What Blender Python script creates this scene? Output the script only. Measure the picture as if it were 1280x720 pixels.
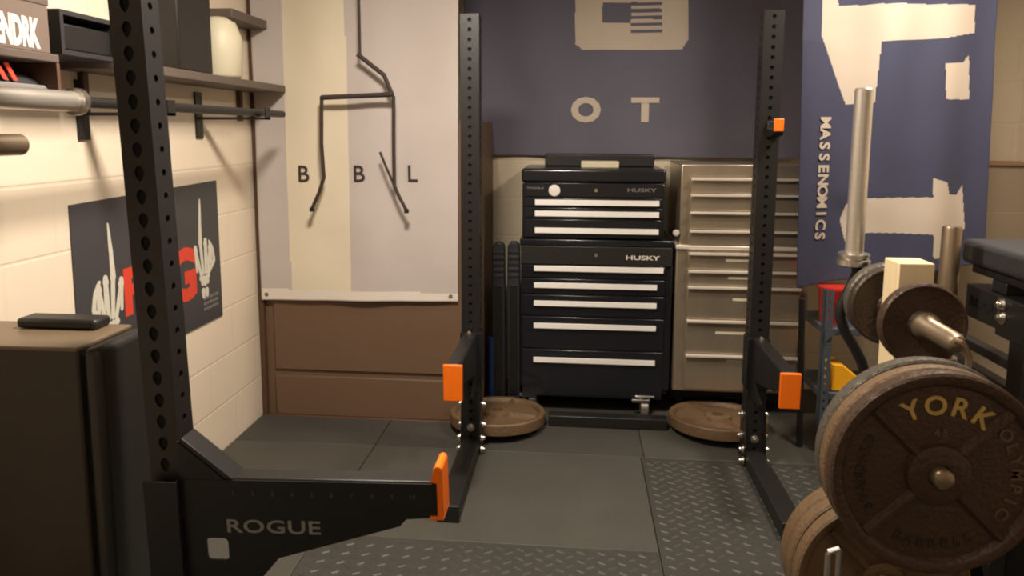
import bpy, bmesh, math, random
import numpy as np
from mathutils import Vector, Matrix, noise
random.seed(7)
PI = math.pi
sc = bpy.context.scene
for o in list(bpy.data.objects): bpy.data.objects.remove(o)
C = sc.collection

# ------------------------------------------------------------------ camera
F, CY, EYE = 888.0, 274.0, 1.37
PITCH, YAW, ROLL = math.radians(7.0), math.radians(5.2), math.radians(0.2)
FW = Vector((-math.sin(YAW)*math.cos(PITCH), math.cos(YAW)*math.cos(PITCH), -math.sin(PITCH)))
R0 = Vector((math.cos(YAW), math.sin(YAW), 0)); U0 = R0.cross(FW)
RT = R0*math.cos(ROLL)+U0*math.sin(ROLL); UP = -R0*math.sin(ROLL)+U0*math.cos(ROLL)
cam = bpy.data.cameras.new('camera'); camo = bpy.data.objects.new('camera', cam); C.objects.link(camo)
cam.sensor_width = 36; cam.lens = F/1280*36; cam.shift_y = (CY-360)/1280; cam.clip_start = .05
m = Matrix((RT, UP, -FW)).transposed().to_4x4(); m.translation = (0, 0, EYE); camo.matrix_world = m
sc.camera = camo
EYEV = Vector((0, 0, EYE))
def at(px, py, **k):                     # point of the photograph -> point on a plane x=, y= or z=
    d = FW+RT*((px-640)/F)-UP*((py-CY)/F)
    (a, v), = k.items(); i = 'xyz'.index(a)
    return EYEV+d*((v-EYEV[i])/d[i])

# ------------------------------------------------------------------ light
sc.view_settings.view_transform = 'Standard'; sc.view_settings.look = 'None'
sc.view_settings.exposure = 0.0; sc.cycles.filter_width = 2.2; sc.view_settings.gamma = 1; sc.view_settings.use_curve_mapping = False
w = bpy.data.worlds.new('world'); sc.world = w; w.use_nodes = True
w.node_tree.nodes['Background'].inputs[0].default_value = (1, .85, .7, 1)
w.node_tree.nodes['Background'].inputs[1].default_value = .05
WARM = (1.0, .89, .76)
def lamp(name, loc, sx, sy, watts, col=WARM):
    l = bpy.data.lights.new(name, 'AREA'); l.shape = 'RECTANGLE'; l.size = sx; l.size_y = sy; l.energy = watts; l.color = col
    o = bpy.data.objects.new(name, l); C.objects.link(o); o.location = loc
    return o
LAMPS = [(-.45, 1.75, 62), (1.30, 2.45, 30), (0.1, -.35, 9)]  # second lamp is added to brighten the right end of the back wall
for (x, y, p) in LAMPS: lamp('ceiling_lamp_light', (x, y, 2.33), .30, .30, p)

# ------------------------------------------------------------------ materials
def lin(c): return tuple((v/255/12.92 if v/255 <= .04045 else ((v/255+.055)/1.055)**2.4) for v in c)
def mat(name, rgb, rough=.5, metal=0, var=.12, scale=8, bump=0, bscale=60, spec=.5, coat=0, stretch=None, aniso=0):
    m = bpy.data.materials.new(name); m.use_nodes = True; nt = m.node_tree; b = nt.nodes['Principled BSDF']
    c = lin(rgb)
    b.inputs['Roughness'].default_value = rough; b.inputs['Metallic'].default_value = metal
    b.inputs['Specular IOR Level'].default_value = spec; b.inputs['Coat Weight'].default_value = coat
    tc = nt.nodes.new('ShaderNodeTexCoord'); src = tc.outputs['Object']
    if stretch:
        mp = nt.nodes.new('ShaderNodeMapping'); mp.inputs['Scale'].default_value = stretch
        nt.links.new(src, mp.inputs[0]); src = mp.outputs[0]
    n = nt.nodes.new('ShaderNodeTexNoise'); n.inputs['Scale'].default_value = scale; n.inputs['Detail'].default_value = 5
    nt.links.new(src, n.inputs['Vector'])
    r = nt.nodes.new('ShaderNodeMix'); r.data_type = 'RGBA'
    r.inputs[6].default_value = tuple(v*(1-var) for v in c)+(1,); r.inputs[7].default_value = tuple(min(1, v*(1+var)) for v in c)+(1,)
    nt.links.new(n.outputs[0], r.inputs[0]); nt.links.new(r.outputs[2], b.inputs['Base Color'])
    if bump:
        n2 = nt.nodes.new('ShaderNodeTexNoise'); n2.inputs['Scale'].default_value = bscale; n2.inputs['Detail'].default_value = 3
        nt.links.new(src, n2.inputs['Vector'])
        bp = nt.nodes.new('ShaderNodeBump'); bp.inputs['Strength'].default_value = bump; bp.inputs['Distance'].default_value = .01
        nt.links.new(n2.outputs[0], bp.inputs['Height']); nt.links.new(bp.outputs[0], b.inputs['Normal'])
    return m
def block_mat(name, rgb, axis):          # painted concrete block wall
    m = mat(name, rgb, .75, 0, .05, 2.5); nt = m.node_tree; b = nt.nodes['Principled BSDF']
    tc = nt.nodes.new('ShaderNodeTexCoord'); sp = nt.nodes.new('ShaderNodeSeparateXYZ'); cb = nt.nodes.new('ShaderNodeCombineXYZ')
    nt.links.new(tc.outputs['Object'], sp.inputs[0]); nt.links.new(sp.outputs[axis], cb.inputs[0]); nt.links.new(sp.outputs[2], cb.inputs[1])
    br = nt.nodes.new('ShaderNodeTexBrick'); br.inputs['Scale'].default_value = 1; br.inputs['Brick Width'].default_value = .406
    br.inputs['Row Height'].default_value = .203; br.inputs['Mortar Size'].default_value = .006; br.inputs['Mortar Smooth'].default_value = .6
    br.inputs['Color1'].default_value = br.inputs['Color2'].default_value = (1, 1, 1, 1); br.inputs['Mortar'].default_value = (0, 0, 0, 1)
    nt.links.new(cb.outputs[0], br.inputs['Vector'])
    n2 = nt.nodes.new('ShaderNodeTexNoise'); n2.inputs['Scale'].default_value = 45; nt.links.new(tc.outputs['Object'], n2.inputs['Vector'])
    ad = nt.nodes.new('ShaderNodeMath'); ad.operation = 'MULTIPLY_ADD'; ad.inputs[1].default_value = .25
    nt.links.new(n2.outputs[0], ad.inputs[0]); nt.links.new(br.outputs['Color'], ad.inputs[2])
    bp = nt.nodes.new('ShaderNodeBump'); bp.inputs['Strength'].default_value = .35; bp.inputs['Distance'].default_value = .004
    nt.links.new(ad.outputs[0], bp.inputs['Height']); nt.links.new(bp.outputs[0], b.inputs['Normal'])
    return m
M = {}
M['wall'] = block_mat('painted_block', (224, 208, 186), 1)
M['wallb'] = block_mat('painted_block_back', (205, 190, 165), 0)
M['ceil'] = mat('ceiling_paint', (225, 215, 200), .9)
M['slab'] = mat('concrete', (60, 58, 54), .8, bump=.3)
M['brown'] = mat('brown_board', (104, 80, 60), .6, var=.08, scale=3)
M['browntrim'] = mat('brown_trim', (84, 58, 42), .55)
M['tanstrip'] = mat('tan_strip', (140, 108, 82), .6)
M['taupe'] = mat('taupe_board', (150, 134, 112), .7, var=.06)
M['rubber'] = mat('black_rubber', (60, 58, 53), .62, var=.22, scale=3, bump=.25, bscale=180)
M['rubber2'] = mat('black_rubber_worn', (68, 66, 59), .6, var=.25, scale=4, bump=.25, bscale=180)
M['tread'] = mat('tread_rubber', (56, 55, 50), .5, var=.2, scale=4, bump=.2, bscale=150)
M['steel'] = mat('black_powder_coat', (26, 24, 23), .42, var=.15, bump=.08, bscale=400)
M['steel2'] = mat('black_powder_coat_dark', (13, 13, 14), .5, var=.15, bump=.08, bscale=400)
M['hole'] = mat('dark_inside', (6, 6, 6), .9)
M['orange'] = mat('orange_plastic', (248, 116, 8), .5, var=.04)
M['chrome'] = mat('zinc_bolt', (222, 218, 210), .28, 1, var=.05)
M['barsteel'] = mat('bare_steel', (222, 215, 205), .33, .85, var=.08, stretch=(1, 1, 12))
M['oldsteel'] = mat('dull_steel', (158, 140, 118), .38, .85, var=.12)
M['iron'] = mat('brown_cast_iron', (72, 54, 42), .42, .25, var=.22, scale=10, bump=.35, bscale=90)
M['iron2'] = mat('tan_cast_iron', (106, 84, 60), .5, .15, var=.2, scale=12, bump=.35, bscale=90)
M['irongrey'] = mat('grey_cast_iron', (88, 82, 72), .42, .3, var=.2, scale=10, bump=.35, bscale=90)
M['irondk'] = mat('dark_cast_iron', (62, 50, 42), .42, .3, var=.2, scale=10, bump=.3, bscale=90)
M['gold'] = mat('gold_letter_paint', (190, 158, 88), .5, var=.2, scale=40)
M['dimletter'] = mat('worn_letter_paint', (98, 76, 58), .5, var=.3, scale=40)
M['tool'] = mat('black_gloss_enamel', (19, 21, 27), .28, coat=.3, var=.1)
M['alu'] = mat('brushed_aluminium', (246, 242, 236), .42, .1, var=.04, stretch=(20, 1, 1))
M['inox'] = mat('stainless_steel', (184, 170, 150), .30, .8, var=.10, scale=3, stretch=(6, 6, .8))  # faint vertical streaks in the colour stand in for reflections
M['inoxlip'] = mat('stainless_lip', (228, 218, 204), .34, .45, var=.06)
M['label'] = mat('pale_tan', (205, 192, 170), .5)  # pale strips on the stainless drawer fronts
M['white'] = mat('white_print', (225, 215, 205), .6, var=.03)
M['greyprint'] = mat('grey_print', (120, 118, 116), .6, var=.1)
M['logo'] = mat('logo_grey_print', (128, 128, 126), .5, var=.05)
M['dimprint'] = mat('dim_number_print', (64, 66, 70), .5)
M['bone'] = mat('bone_print', (206, 200, 184), .6, var=.1, scale=60)
M['red'] = mat('red_print', (212, 66, 44), .6, var=.05)
M['poster'] = mat('charcoal_poster', (62, 60, 62), .5, var=.08, scale=3)
M['bannerw'] = mat('banner_white', (218, 208, 196), .8, var=.03)
M['bannerdk'] = mat('banner_dark_print', (52, 40, 36), .7)
M['navy'] = mat('navy_cloth', (56, 58, 80), .8, var=.1, scale=5)
M['slate'] = mat('slate_cloth', (92, 89, 102), .8, var=.08, scale=5)
M['cream'] = mat('cream_cloth_print', (186, 172, 156), .8, var=.05, scale=5)
M['wood'] = mat('pale_timber', (228, 206, 164), .6, var=.08, scale=5, stretch=(12, 12, 1))
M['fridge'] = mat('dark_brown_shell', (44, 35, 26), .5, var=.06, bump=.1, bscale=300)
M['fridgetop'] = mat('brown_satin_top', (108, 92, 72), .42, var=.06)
M['door'] = mat('charcoal_door', (33, 31, 28), .45, var=.06)
M['blackpl'] = mat('black_plastic', (26, 24, 23), .45)
M['sawh'] = mat('charcoal_plastic', (46, 48, 50), .5, var=.12, bump=.15)
M['blue'] = mat('blue_plastic', (20, 48, 98), .4)
M['redpl'] = mat('red_plastic', (196, 44, 34), .4)
M['yellow'] = mat('yellow_plastic', (232, 164, 22), .5)
M['slotted'] = mat('grey_slotted_steel', (78, 84, 92), .45, .3)
M['pad'] = mat('slate_vinyl', (50, 49, 51), .5, bump=.1, bscale=200)
M['boxgrey'] = mat('grey_brown_carton', (104, 88, 78), .7)
M['shelfm'] = mat('grey_brown_shelf', (92, 80, 72), .5)
M['whitepl'] = mat('off_white_plastic', (205, 196, 168), .5)
M['darkcloth'] = mat('dark_cloth', (34, 30, 32), .8)
em = bpy.data.materials.new('lamp_diffuser'); em.use_nodes = True
em.node_tree.nodes['Principled BSDF'].inputs['Emission Color'].default_value = WARM+(1,)
em.node_tree.nodes['Principled BSDF'].inputs['Emission Strength'].default_value = 6
M['lamp'] = em

# ------------------------------------------------------------------ mesh helpers
class MB:
    def __init__(s): s.bm = bmesh.new()
    def add(s, vs, fs, X=None):
        v = [s.bm.verts.new((X @ Vector(p)) if X is not None else p) for p in vs]
        for f in fs:
            try: s.bm.faces.new([v[i] for i in f])
            except ValueError: pass
        return s
    def box(s, x0, x1, y0, y1, z0, z1, X=None):
        v = [(x, y, z) for x in (x0, x1) for y in (y0, y1) for z in (z0, z1)]
        return s.add(v, [(0, 1, 3, 2), (4, 6, 7, 5), (0, 4, 5, 1), (2, 3, 7, 6), (0, 2, 6, 4), (1, 5, 7, 3)], X)
    def lathe(s, prof, X=None, n=48):        # prof: (radius, height) about local z
        vs = []; fs = []
        k = len(prof)
        for i in range(n):
            a = 2*PI*i/n
            vs += [(r*math.cos(a), r*math.sin(a), h) for r, h in prof]
        for i in range(n):
            j = (i+1) % n
            for q in range(k-1):
                a, b, c, d = i*k+q, j*k+q, j*k+q+1, i*k+q+1
                fs.append((a, b, c, d))
        v = [s.bm.verts.new((X @ Vector(p)) if X is not None else p) for p in vs]
        for f in fs: s.bm.faces.new([v[i] for i in f])
        bmesh.ops.remove_doubles(s.bm, verts=v, dist=1e-6)
        return s
    def cyl(s, p0, p1, r, r1=None, n=20):
        p0, p1 = Vector(p0), Vector(p1); d = p1-p0; L = d.length
        X = Matrix.Translation(p0) @ d.to_track_quat('Z', 'Y').to_matrix().to_4x4()
        r1 = r if r1 is None else r1
        return s.lathe([(0.00001, 0), (r, 0), (r1, L), (0.00001, L)], X, n)
    def prism(s, poly, d, X=None):           # polygon in local xy, extruded along z from 0 to d
        n = len(poly)
        vs = [(x, y, 0) for x, y in poly]+[(x, y, d) for x, y in poly]
        fs = [tuple(range(n))[::-1], tuple(range(n, 2*n))]+[(i, (i+1) % n, n+(i+1) % n, n+i) for i in range(n)]
        return s.add(vs, fs, X)
    def tube(s, path, r, n=12):
        pts = [Vector(p) for p in path]; rings = []
        rr = r if isinstance(r, (list, tuple)) else [r]*len(pts)
        up = Vector((0, 1, .01)).normalized()
        for i, p in enumerate(pts):
            t = (pts[min(i+1, len(pts)-1)]-pts[max(i-1, 0)]).normalized()
            a = t.cross(up)
            if a.length < .05: a = t.cross(Vector((1, 0, 0)))
            a.normalize(); b = t.cross(a)
            rings.append([s.bm.verts.new(p+(a*math.cos(2*PI*k/n)+b*math.sin(2*PI*k/n))*rr[i]) for k in range(n)])
        for A, B in zip(rings, rings[1:]):
            for k in range(n): s.bm.faces.new((A[k], A[(k+1) % n], B[(k+1) % n], B[k]))
        s.bm.faces.new(rings[0][::-1]); s.bm.faces.new(rings[-1])
        return s
    def build(s, name, mt, parent=None, bevel=0, smooth=35, seg=2):
        bmesh.ops.recalc_face_normals(s.bm, faces=s.bm.faces[:])
        co = np.array([v.co[:] for v in s.bm.verts])
        if parent is None:
            org = Vector(((co[:, 0].min()+co[:, 0].max())/2, (co[:, 1].min()+co[:, 1].max())/2, co[:, 2].min()))
        else:
            r = parent
            while r.parent: r = r.parent
            org = Vector(r['_o']) if '_o' in r else r.location.copy()
        for v in s.bm.verts: v.co -= org
        me = bpy.data.meshes.new(name); s.bm.to_mesh(me); s.bm.free()
        if isinstance(mt, str): mt = M[mt]
        me.materials.append(mt)
        me.shade_smooth() if hasattr(me, 'shade_smooth') else None
        me.set_sharp_from_angle(angle=math.radians(smooth))
        o = bpy.data.objects.new(name, me); C.objects.link(o)
        if parent is None: o.location = org
        else: o.parent = parent
        if bevel:
            b = o.modifiers.new('bevel', 'BEVEL'); b.width = bevel; b.segments = seg; b.limit_method = 'ANGLE'; b.angle_limit = math.radians(40)
            b.harden_normals = False
        return o
def tag(o, label, cat, group=None):
    o['label'] = label; o['category'] = cat
    if group: o['group'] = group
    return o
def thing(name, loc, label, cat, group=None):
    o = bpy.data.objects.new(name, None); C.objects.link(o); o.location = loc; o.empty_display_size = .05
    return tag(o, label, cat, group)
def struct(o): o['kind'] = 'structure'; return o
def kids(o): return [c for c in bpy.data.objects if c.parent == o]
def dup(o, loc=None, label=None, rot=None, group=None, parent=None):
    c = o.copy(); C.objects.link(c)
    if parent: c.parent = parent
    for k in kids(o): dup(k, parent=c)
    if loc is not None: c.location = loc
    if rot is not None: c.rotation_euler = rot
    if label: c['label'] = label
    if group: c['group'] = group
    return c
def frame(origin, ex, ey):                   # local xy plane -> world
    ex = Vector(ex).normalized(); ey = Vector(ey).normalized(); ez = ex.cross(ey)
    m = Matrix((ex, ey, ez)).transposed().to_4x4(); m.translation = Vector(origin); return m
_tc = {}
def text(mb, s, h, X, depth=.001, sx=1.0, bold=.0, align='CENTER', space=1.0):
    """solid lettering of cap height h, baseline through the local origin"""
    key = (s, bold, align, space)
    if key not in _tc:
        cu = bpy.data.curves.new('t', 'FONT'); cu.body = s; cu.align_x = align; cu.size = 1; cu.offset = bold; cu.resolution_u = 3; cu.space_character = space
        cu.extrude = .5
        o = bpy.data.objects.new('t', cu); C.objects.link(o)
        bpy.context.view_layer.update()
        dg = bpy.context.evaluated_depsgraph_get(); me = bpy.data.meshes.new_from_object(o.evaluated_get(dg))
        _tc[key] = ([v.co.copy() for v in me.vertices], [tuple(p.vertices) for p in me.polygons])
        bpy.data.objects.remove(o); bpy.data.curves.remove(cu); bpy.data.meshes.remove(me)
    vs, fs = _tc[key]; k = h/.70
    mb.add([(v.x*k*sx, v.y*k, (v.z+.5)*depth) for v in vs], fs, X)
def rrect(x0, x1, y0, y1, r, n=4):
    out = []
    for cx, cy, a0 in ((x1-r, y0+r, -PI/2), (x1-r, y1-r, 0), (x0+r, y1-r, PI/2), (x0+r, y0+r, PI)):
        out += [(cx+r*math.cos(a0+PI/2*i/n), cy+r*math.sin(a0+PI/2*i/n)) for i in range(n+1)]
    return out
def capsule(p, q, r0, r1, n=6):
    p, q = Vector(p), Vector(q); d = (q-p).normalized(); a = math.atan2(d.y, d.x)
    return [(q.x+r1*math.cos(a-PI/2+PI*i/n), q.y+r1*math.sin(a-PI/2+PI*i/n)) for i in range(n+1)] + \
           [(p.x+r0*math.cos(a+PI/2+PI*i/n), p.y+r0*math.sin(a+PI/2+PI*i/n)) for i in range(n+1)]

# ------------------------------------------------------------------ room
WL, WR, WB, WF, CE = -1.5, 2.2, 3.8, -1.6, 2.36
PX, PY = -.45, 3.2                                            # brown boarding in the left back corner
struct(MB().box(WL-.1, WR+.1, WF-.1, WB+.1, -.1, 0).build('floor', 'slab'))
struct(MB().box(WL-.1, WL, WF-.1, WB+.1, 0, CE).build('wall_left', 'wall'))
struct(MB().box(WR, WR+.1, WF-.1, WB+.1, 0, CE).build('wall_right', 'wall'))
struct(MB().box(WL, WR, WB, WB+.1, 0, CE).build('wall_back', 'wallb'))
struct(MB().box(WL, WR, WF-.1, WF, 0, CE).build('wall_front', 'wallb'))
struct(MB().box(WL-.1, WR+.1, WF-.1, WB+.1, CE, CE+.1).build('ceiling', 'ceil'))
PH = 1.42
struct(MB().box(WL, PX, PY, WB, 0, PH).build('wall_back_left', 'brown', bevel=.003))
struct(MB().box(WL+.002, WL+.028, PY-.022, PY, 0, CE).build('trim_1', 'browntrim', bevel=.003))
struct(MB().box(WL+.07, -.52, PY-.012, PY, .235, PH-.02).build('trim_2', 'brown', bevel=.003))
struct(MB().box(WL+.07, -.52, PY-.016, PY, .012, .205).build('trim_3', 'brown', bevel=.003))
struct(MB().box(PX-.035, PX+.002, PY-.014, PY, 0, PH).build('trim_4', 'tanstrip', bevel=.003))
struct(MB().box(WL+.028, PX, PY-.03, PY, 0, .012).build('baseboard_left', 'browntrim', bevel=.002))

# ceiling lamps (out of frame, above); the right-hand one is added for the back wall
for i, (x, y, p) in enumerate(LAMPS):
    nm = ['square ceiling light over the near left stand', 'added square light at the right, brightening the back wall', 'square ceiling light behind the viewpoint'][i]
    t = thing('ceiling_light', (x, y, CE-.03), nm, 'ceiling light')
    MB().box(x-.17, x+.17, y-.17, y+.17, CE-.02, CE).build('housing', 'whitepl', t, .003)
    MB().box(x-.15, x+.15, y-.15, y+.15, CE-.026, CE-.02).build('diffuser', 'lamp', t)

# ------------------------------------------------------------------ rubber mats
MT = .012
def mat_plain(x0, x1, y0, y1, name, label, mt):
    tag(MB().box(x0+.0015, x1-.0015, y0+.0015, y1-.0015, 0, MT).build(name, mt, bevel=.003), label, 'floor mat')
SX, SY, MX = .286, 2.885, -.86
mat_plain(WL+.005, MX, SY, PY-.03, 'rubber_mat', 'dark rubber mat against the brown boarding in the left corner', 'rubber')
mat_plain(WL+.005, MX, 1.66, SY, 'rubber_mat', 'dark rubber mat along the white wall behind the near spotter arm', 'rubber2')
mat_plain(MX, .30, SY, PY-.03, 'rubber_mat', 'dark rubber mat strip in front of the black tool chest', 'rubber')
mat_plain(PX+.005, .30, PY-.03, 3.79, 'rubber_mat', 'dark rubber mat under the black tool chest and sawhorses', 'rubber')
mat_plain(.30, 1.32, SY, 3.79, 'rubber_mat', 'slightly paler rubber mat under the stainless tool cabinet', 'rubber2')
mat_plain(MX, SX, 2.20, SY, 'rubber_mat', 'smooth worn rubber mat in the middle between the stand feet', 'rubber2')
def mat_tread(x0, x1, y0, y1, label):
    mb = MB(); x0 += .0015; x1 -= .0015; y0 += .0015; y1 -= .0015
    mb.box(x0, x1, y0, y1, 0, MT)
    px, py = .066, .050; i = 0; x = x0+.03
    while x < x1-.02:
        y = y0+.02+(py/2 if i % 2 else 0)
        while y < y1-.015:
            a = math.radians(-28 if i % 2 == 0 else 28)
            X = Matrix.Translation((x, y, MT)) @ Matrix.Rotation(a, 4, 'Z')
            L, W, h = .021, .0055, .0032
            mb.add([(-L, 0, -.001), (-L*.5, -W, -.001), (L*.5, -W, -.001), (L, 0, -.001), (L*.5, W, -.001), (-L*.5, W, -.001),
                    (-L*.6, 0, h), (L*.6, 0, h)], [(0, 1, 6), (1, 2, 7, 6), (2, 3, 7), (3, 4, 7), (4, 5, 6, 7), (5, 0, 6)], X)
            y += py
        x += px/2*1.0; i += 1
    tag(mb.build('tread_mat', 'tread', smooth=20), label, 'floor mat')
mat_tread(SX, 1.32, 1.3, SY, 'diamond tread rubber mat on the right of the centre seam')
mat_tread(MX, SX, 1.0, 2.20, 'diamond tread rubber mat nearest the viewer below the smooth mat')

# ------------------------------------------------------------------ perforated tube uprights
def keyhole(w, h, n=12):
    pts = []
    for i in range(n):
        a = 2*PI*i/n; x, y = math.cos(a), math.sin(a)
        k = 1 if y > 0 else 1-.42*(-y)
        pts.append((x*w/2*k, y*h/2))
    return pts
def round_hole(d, n=8): return [(d/2*math.cos(2*PI*i/n+PI/8), d/2*math.sin(2*PI*i/n+PI/8)) for i in range(n)]
def holed_strip(mb, X, w, z0, z1, pitch, hole, t=.004):
    """face of width w in local x (centred), local y up, perforated each pitch; wall thickness t goes to -z"""
    n = int((z1-z0)/pitch); H = (z1-z0)/n
    for k in range(n):
        zc = z0+(k+.5)*H; m = len(hole)
        inner = [(x, zc+y, 0) for x, y in hole]; deep = [(x, zc+y, -t) for x, y in hole]
        outer = []
        for x, y in hole:
            a = math.atan2(y/H, x/w); c, s_ = math.cos(a), math.sin(a); q = 1/max(abs(c), abs(s_))
            outer.append((c*q*w/2, zc+s_*q*H/2, 0))
        corners = [(w/2, zc+H/2, 0), (-w/2, zc+H/2, 0), (-w/2, zc-H/2, 0), (w/2, zc-H/2, 0)]
        vs = inner+deep+outer+corners; fs = []
        def side(p):
            if abs(p[0]-w/2) < 1e-6: return 0
            if abs(p[1]-zc-H/2) < 1e-6: return 1
            if abs(p[0]+w/2) < 1e-6: return 2
            return 3
        for i in range(m):
            j = (i+1) % m
            fs.append((i, j, m+j, m+i))
            a, b = outer[i], outer[j]; sa, sb = side(a), side(b)
            f = [i, 2*m+i]
            if sa != sb: f.append(3*m+{(0, 1): 0, (1, 2): 1, (2, 3): 2, (3, 0): 3}.get((sa, sb), 0))
            f += [2*m+j, j]; fs.append(tuple(f))
        mb.add(vs, fs, X)
def upright_mesh(x0, x1, y0, y1, z0, z1, hole_f, hole_s, pitch=.0508):
    mb = MB(); xc, yc, wx, wy = (x0+x1)/2, (y0+y1)/2, x1-x0, y1-y0
    holed_strip(mb, frame((xc, y0, 0), (1, 0, 0), (0, 0, 1)), wx, z0, z1, pitch, hole_f)
    holed_strip(mb, frame((xc, y1, 0), (-1, 0, 0), (0, 0, 1)), wx, z0, z1, pitch, hole_f)
    holed_strip(mb, frame((x1, yc, 0), (0, 1, 0), (0, 0, 1)), wy, z0, z1, pitch, hole_s)
    holed_strip(mb, frame((x0, yc, 0), (0, -1, 0), (0, 0, 1)), wy, z0, z1, pitch, hole_s)
    mb.box(x0, x1, y0, y1, z1, z1+.004)
    return mb
def bolt(mb, p, d, r=.013):
    p = Vector(p); d = Vector(d).normalized()
    X = Matrix.Translation(p) @ d.to_track_quat('Z', 'Y').to_matrix().to_4x4()
    mb.lathe([(0, .016), (r*.5, .016), (r*.62, .013), (r*.62, .009), (r, .009), (r, .002), (r*1.5, .002), (r*1.5, 0)], X, 12)

# ---- far squat stand
UXL, UXR, UY = -.432, .741, 2.895; HW = .038
st = thing('squat_stand', ((UXL+UXR)/2, 2.9, 0), 'black perforated steel squat stand in front of the tool chests', 'squat rack')
for cx, inn in ((UXL, 1), (UXR, -1)):
    u = upright_mesh(cx-HW, cx+HW, UY-HW, UY+HW, .065, 1.83, round_hole(.017), round_hole(.015), .0508*.75).build('upright', 'steel', st)
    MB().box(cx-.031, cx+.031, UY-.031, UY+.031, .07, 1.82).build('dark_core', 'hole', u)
    f = MB().box(cx-HW, cx+HW, 2.32, 2.934, MT, .072).build('foot', 'steel', st, .004)
    MB().box(cx-HW-.002, cx+HW+.002, 2.308, 2.322, MT-.001, .074).build('end_cap', 'blackpl', f, .003)
    g = MB()
    for s in (-1, 1):
        X = frame((cx+s*(HW+.004), 0, 0), (0, 1, 0), (0, 0, 1))
        g.prism([(UY-.06, .02), (UY+.042, .02), (UY+.042, .09), (UY+.04, .235), (UY-.04, .235), (UY-.06, .09)], .004 if s < 0 else -.004, X)
    g = g.build('gusset_plate', 'steel', st, .0015)
    for s in (-1, 1):
        for (y, z) in ((UY, .215), (UY, .125), (UY-.035, .080), (UY-.045, .035)):
            b = MB(); bolt(b, (cx+s*(HW+.006), y, z), (s, 0, 0), .0125); b.build('bolt', 'chrome', g)
    b = MB(); bolt(b, (cx, UY-HW, .125), (0, -1, 0), .011); b.build('bolt', 'chrome', g)
    MB().box(cx-HW, cx+HW, 2.934, 3.0, MT, .036).build('rear_flange', 'steel', st, .002)
tag(MB().box(-.115, .43, 3.165, 3.225, MT, .064).build('steel_beam', 'steel', bevel=.004), 'black steel beam lying on the floor before the tool chest', 'beam')

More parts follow.
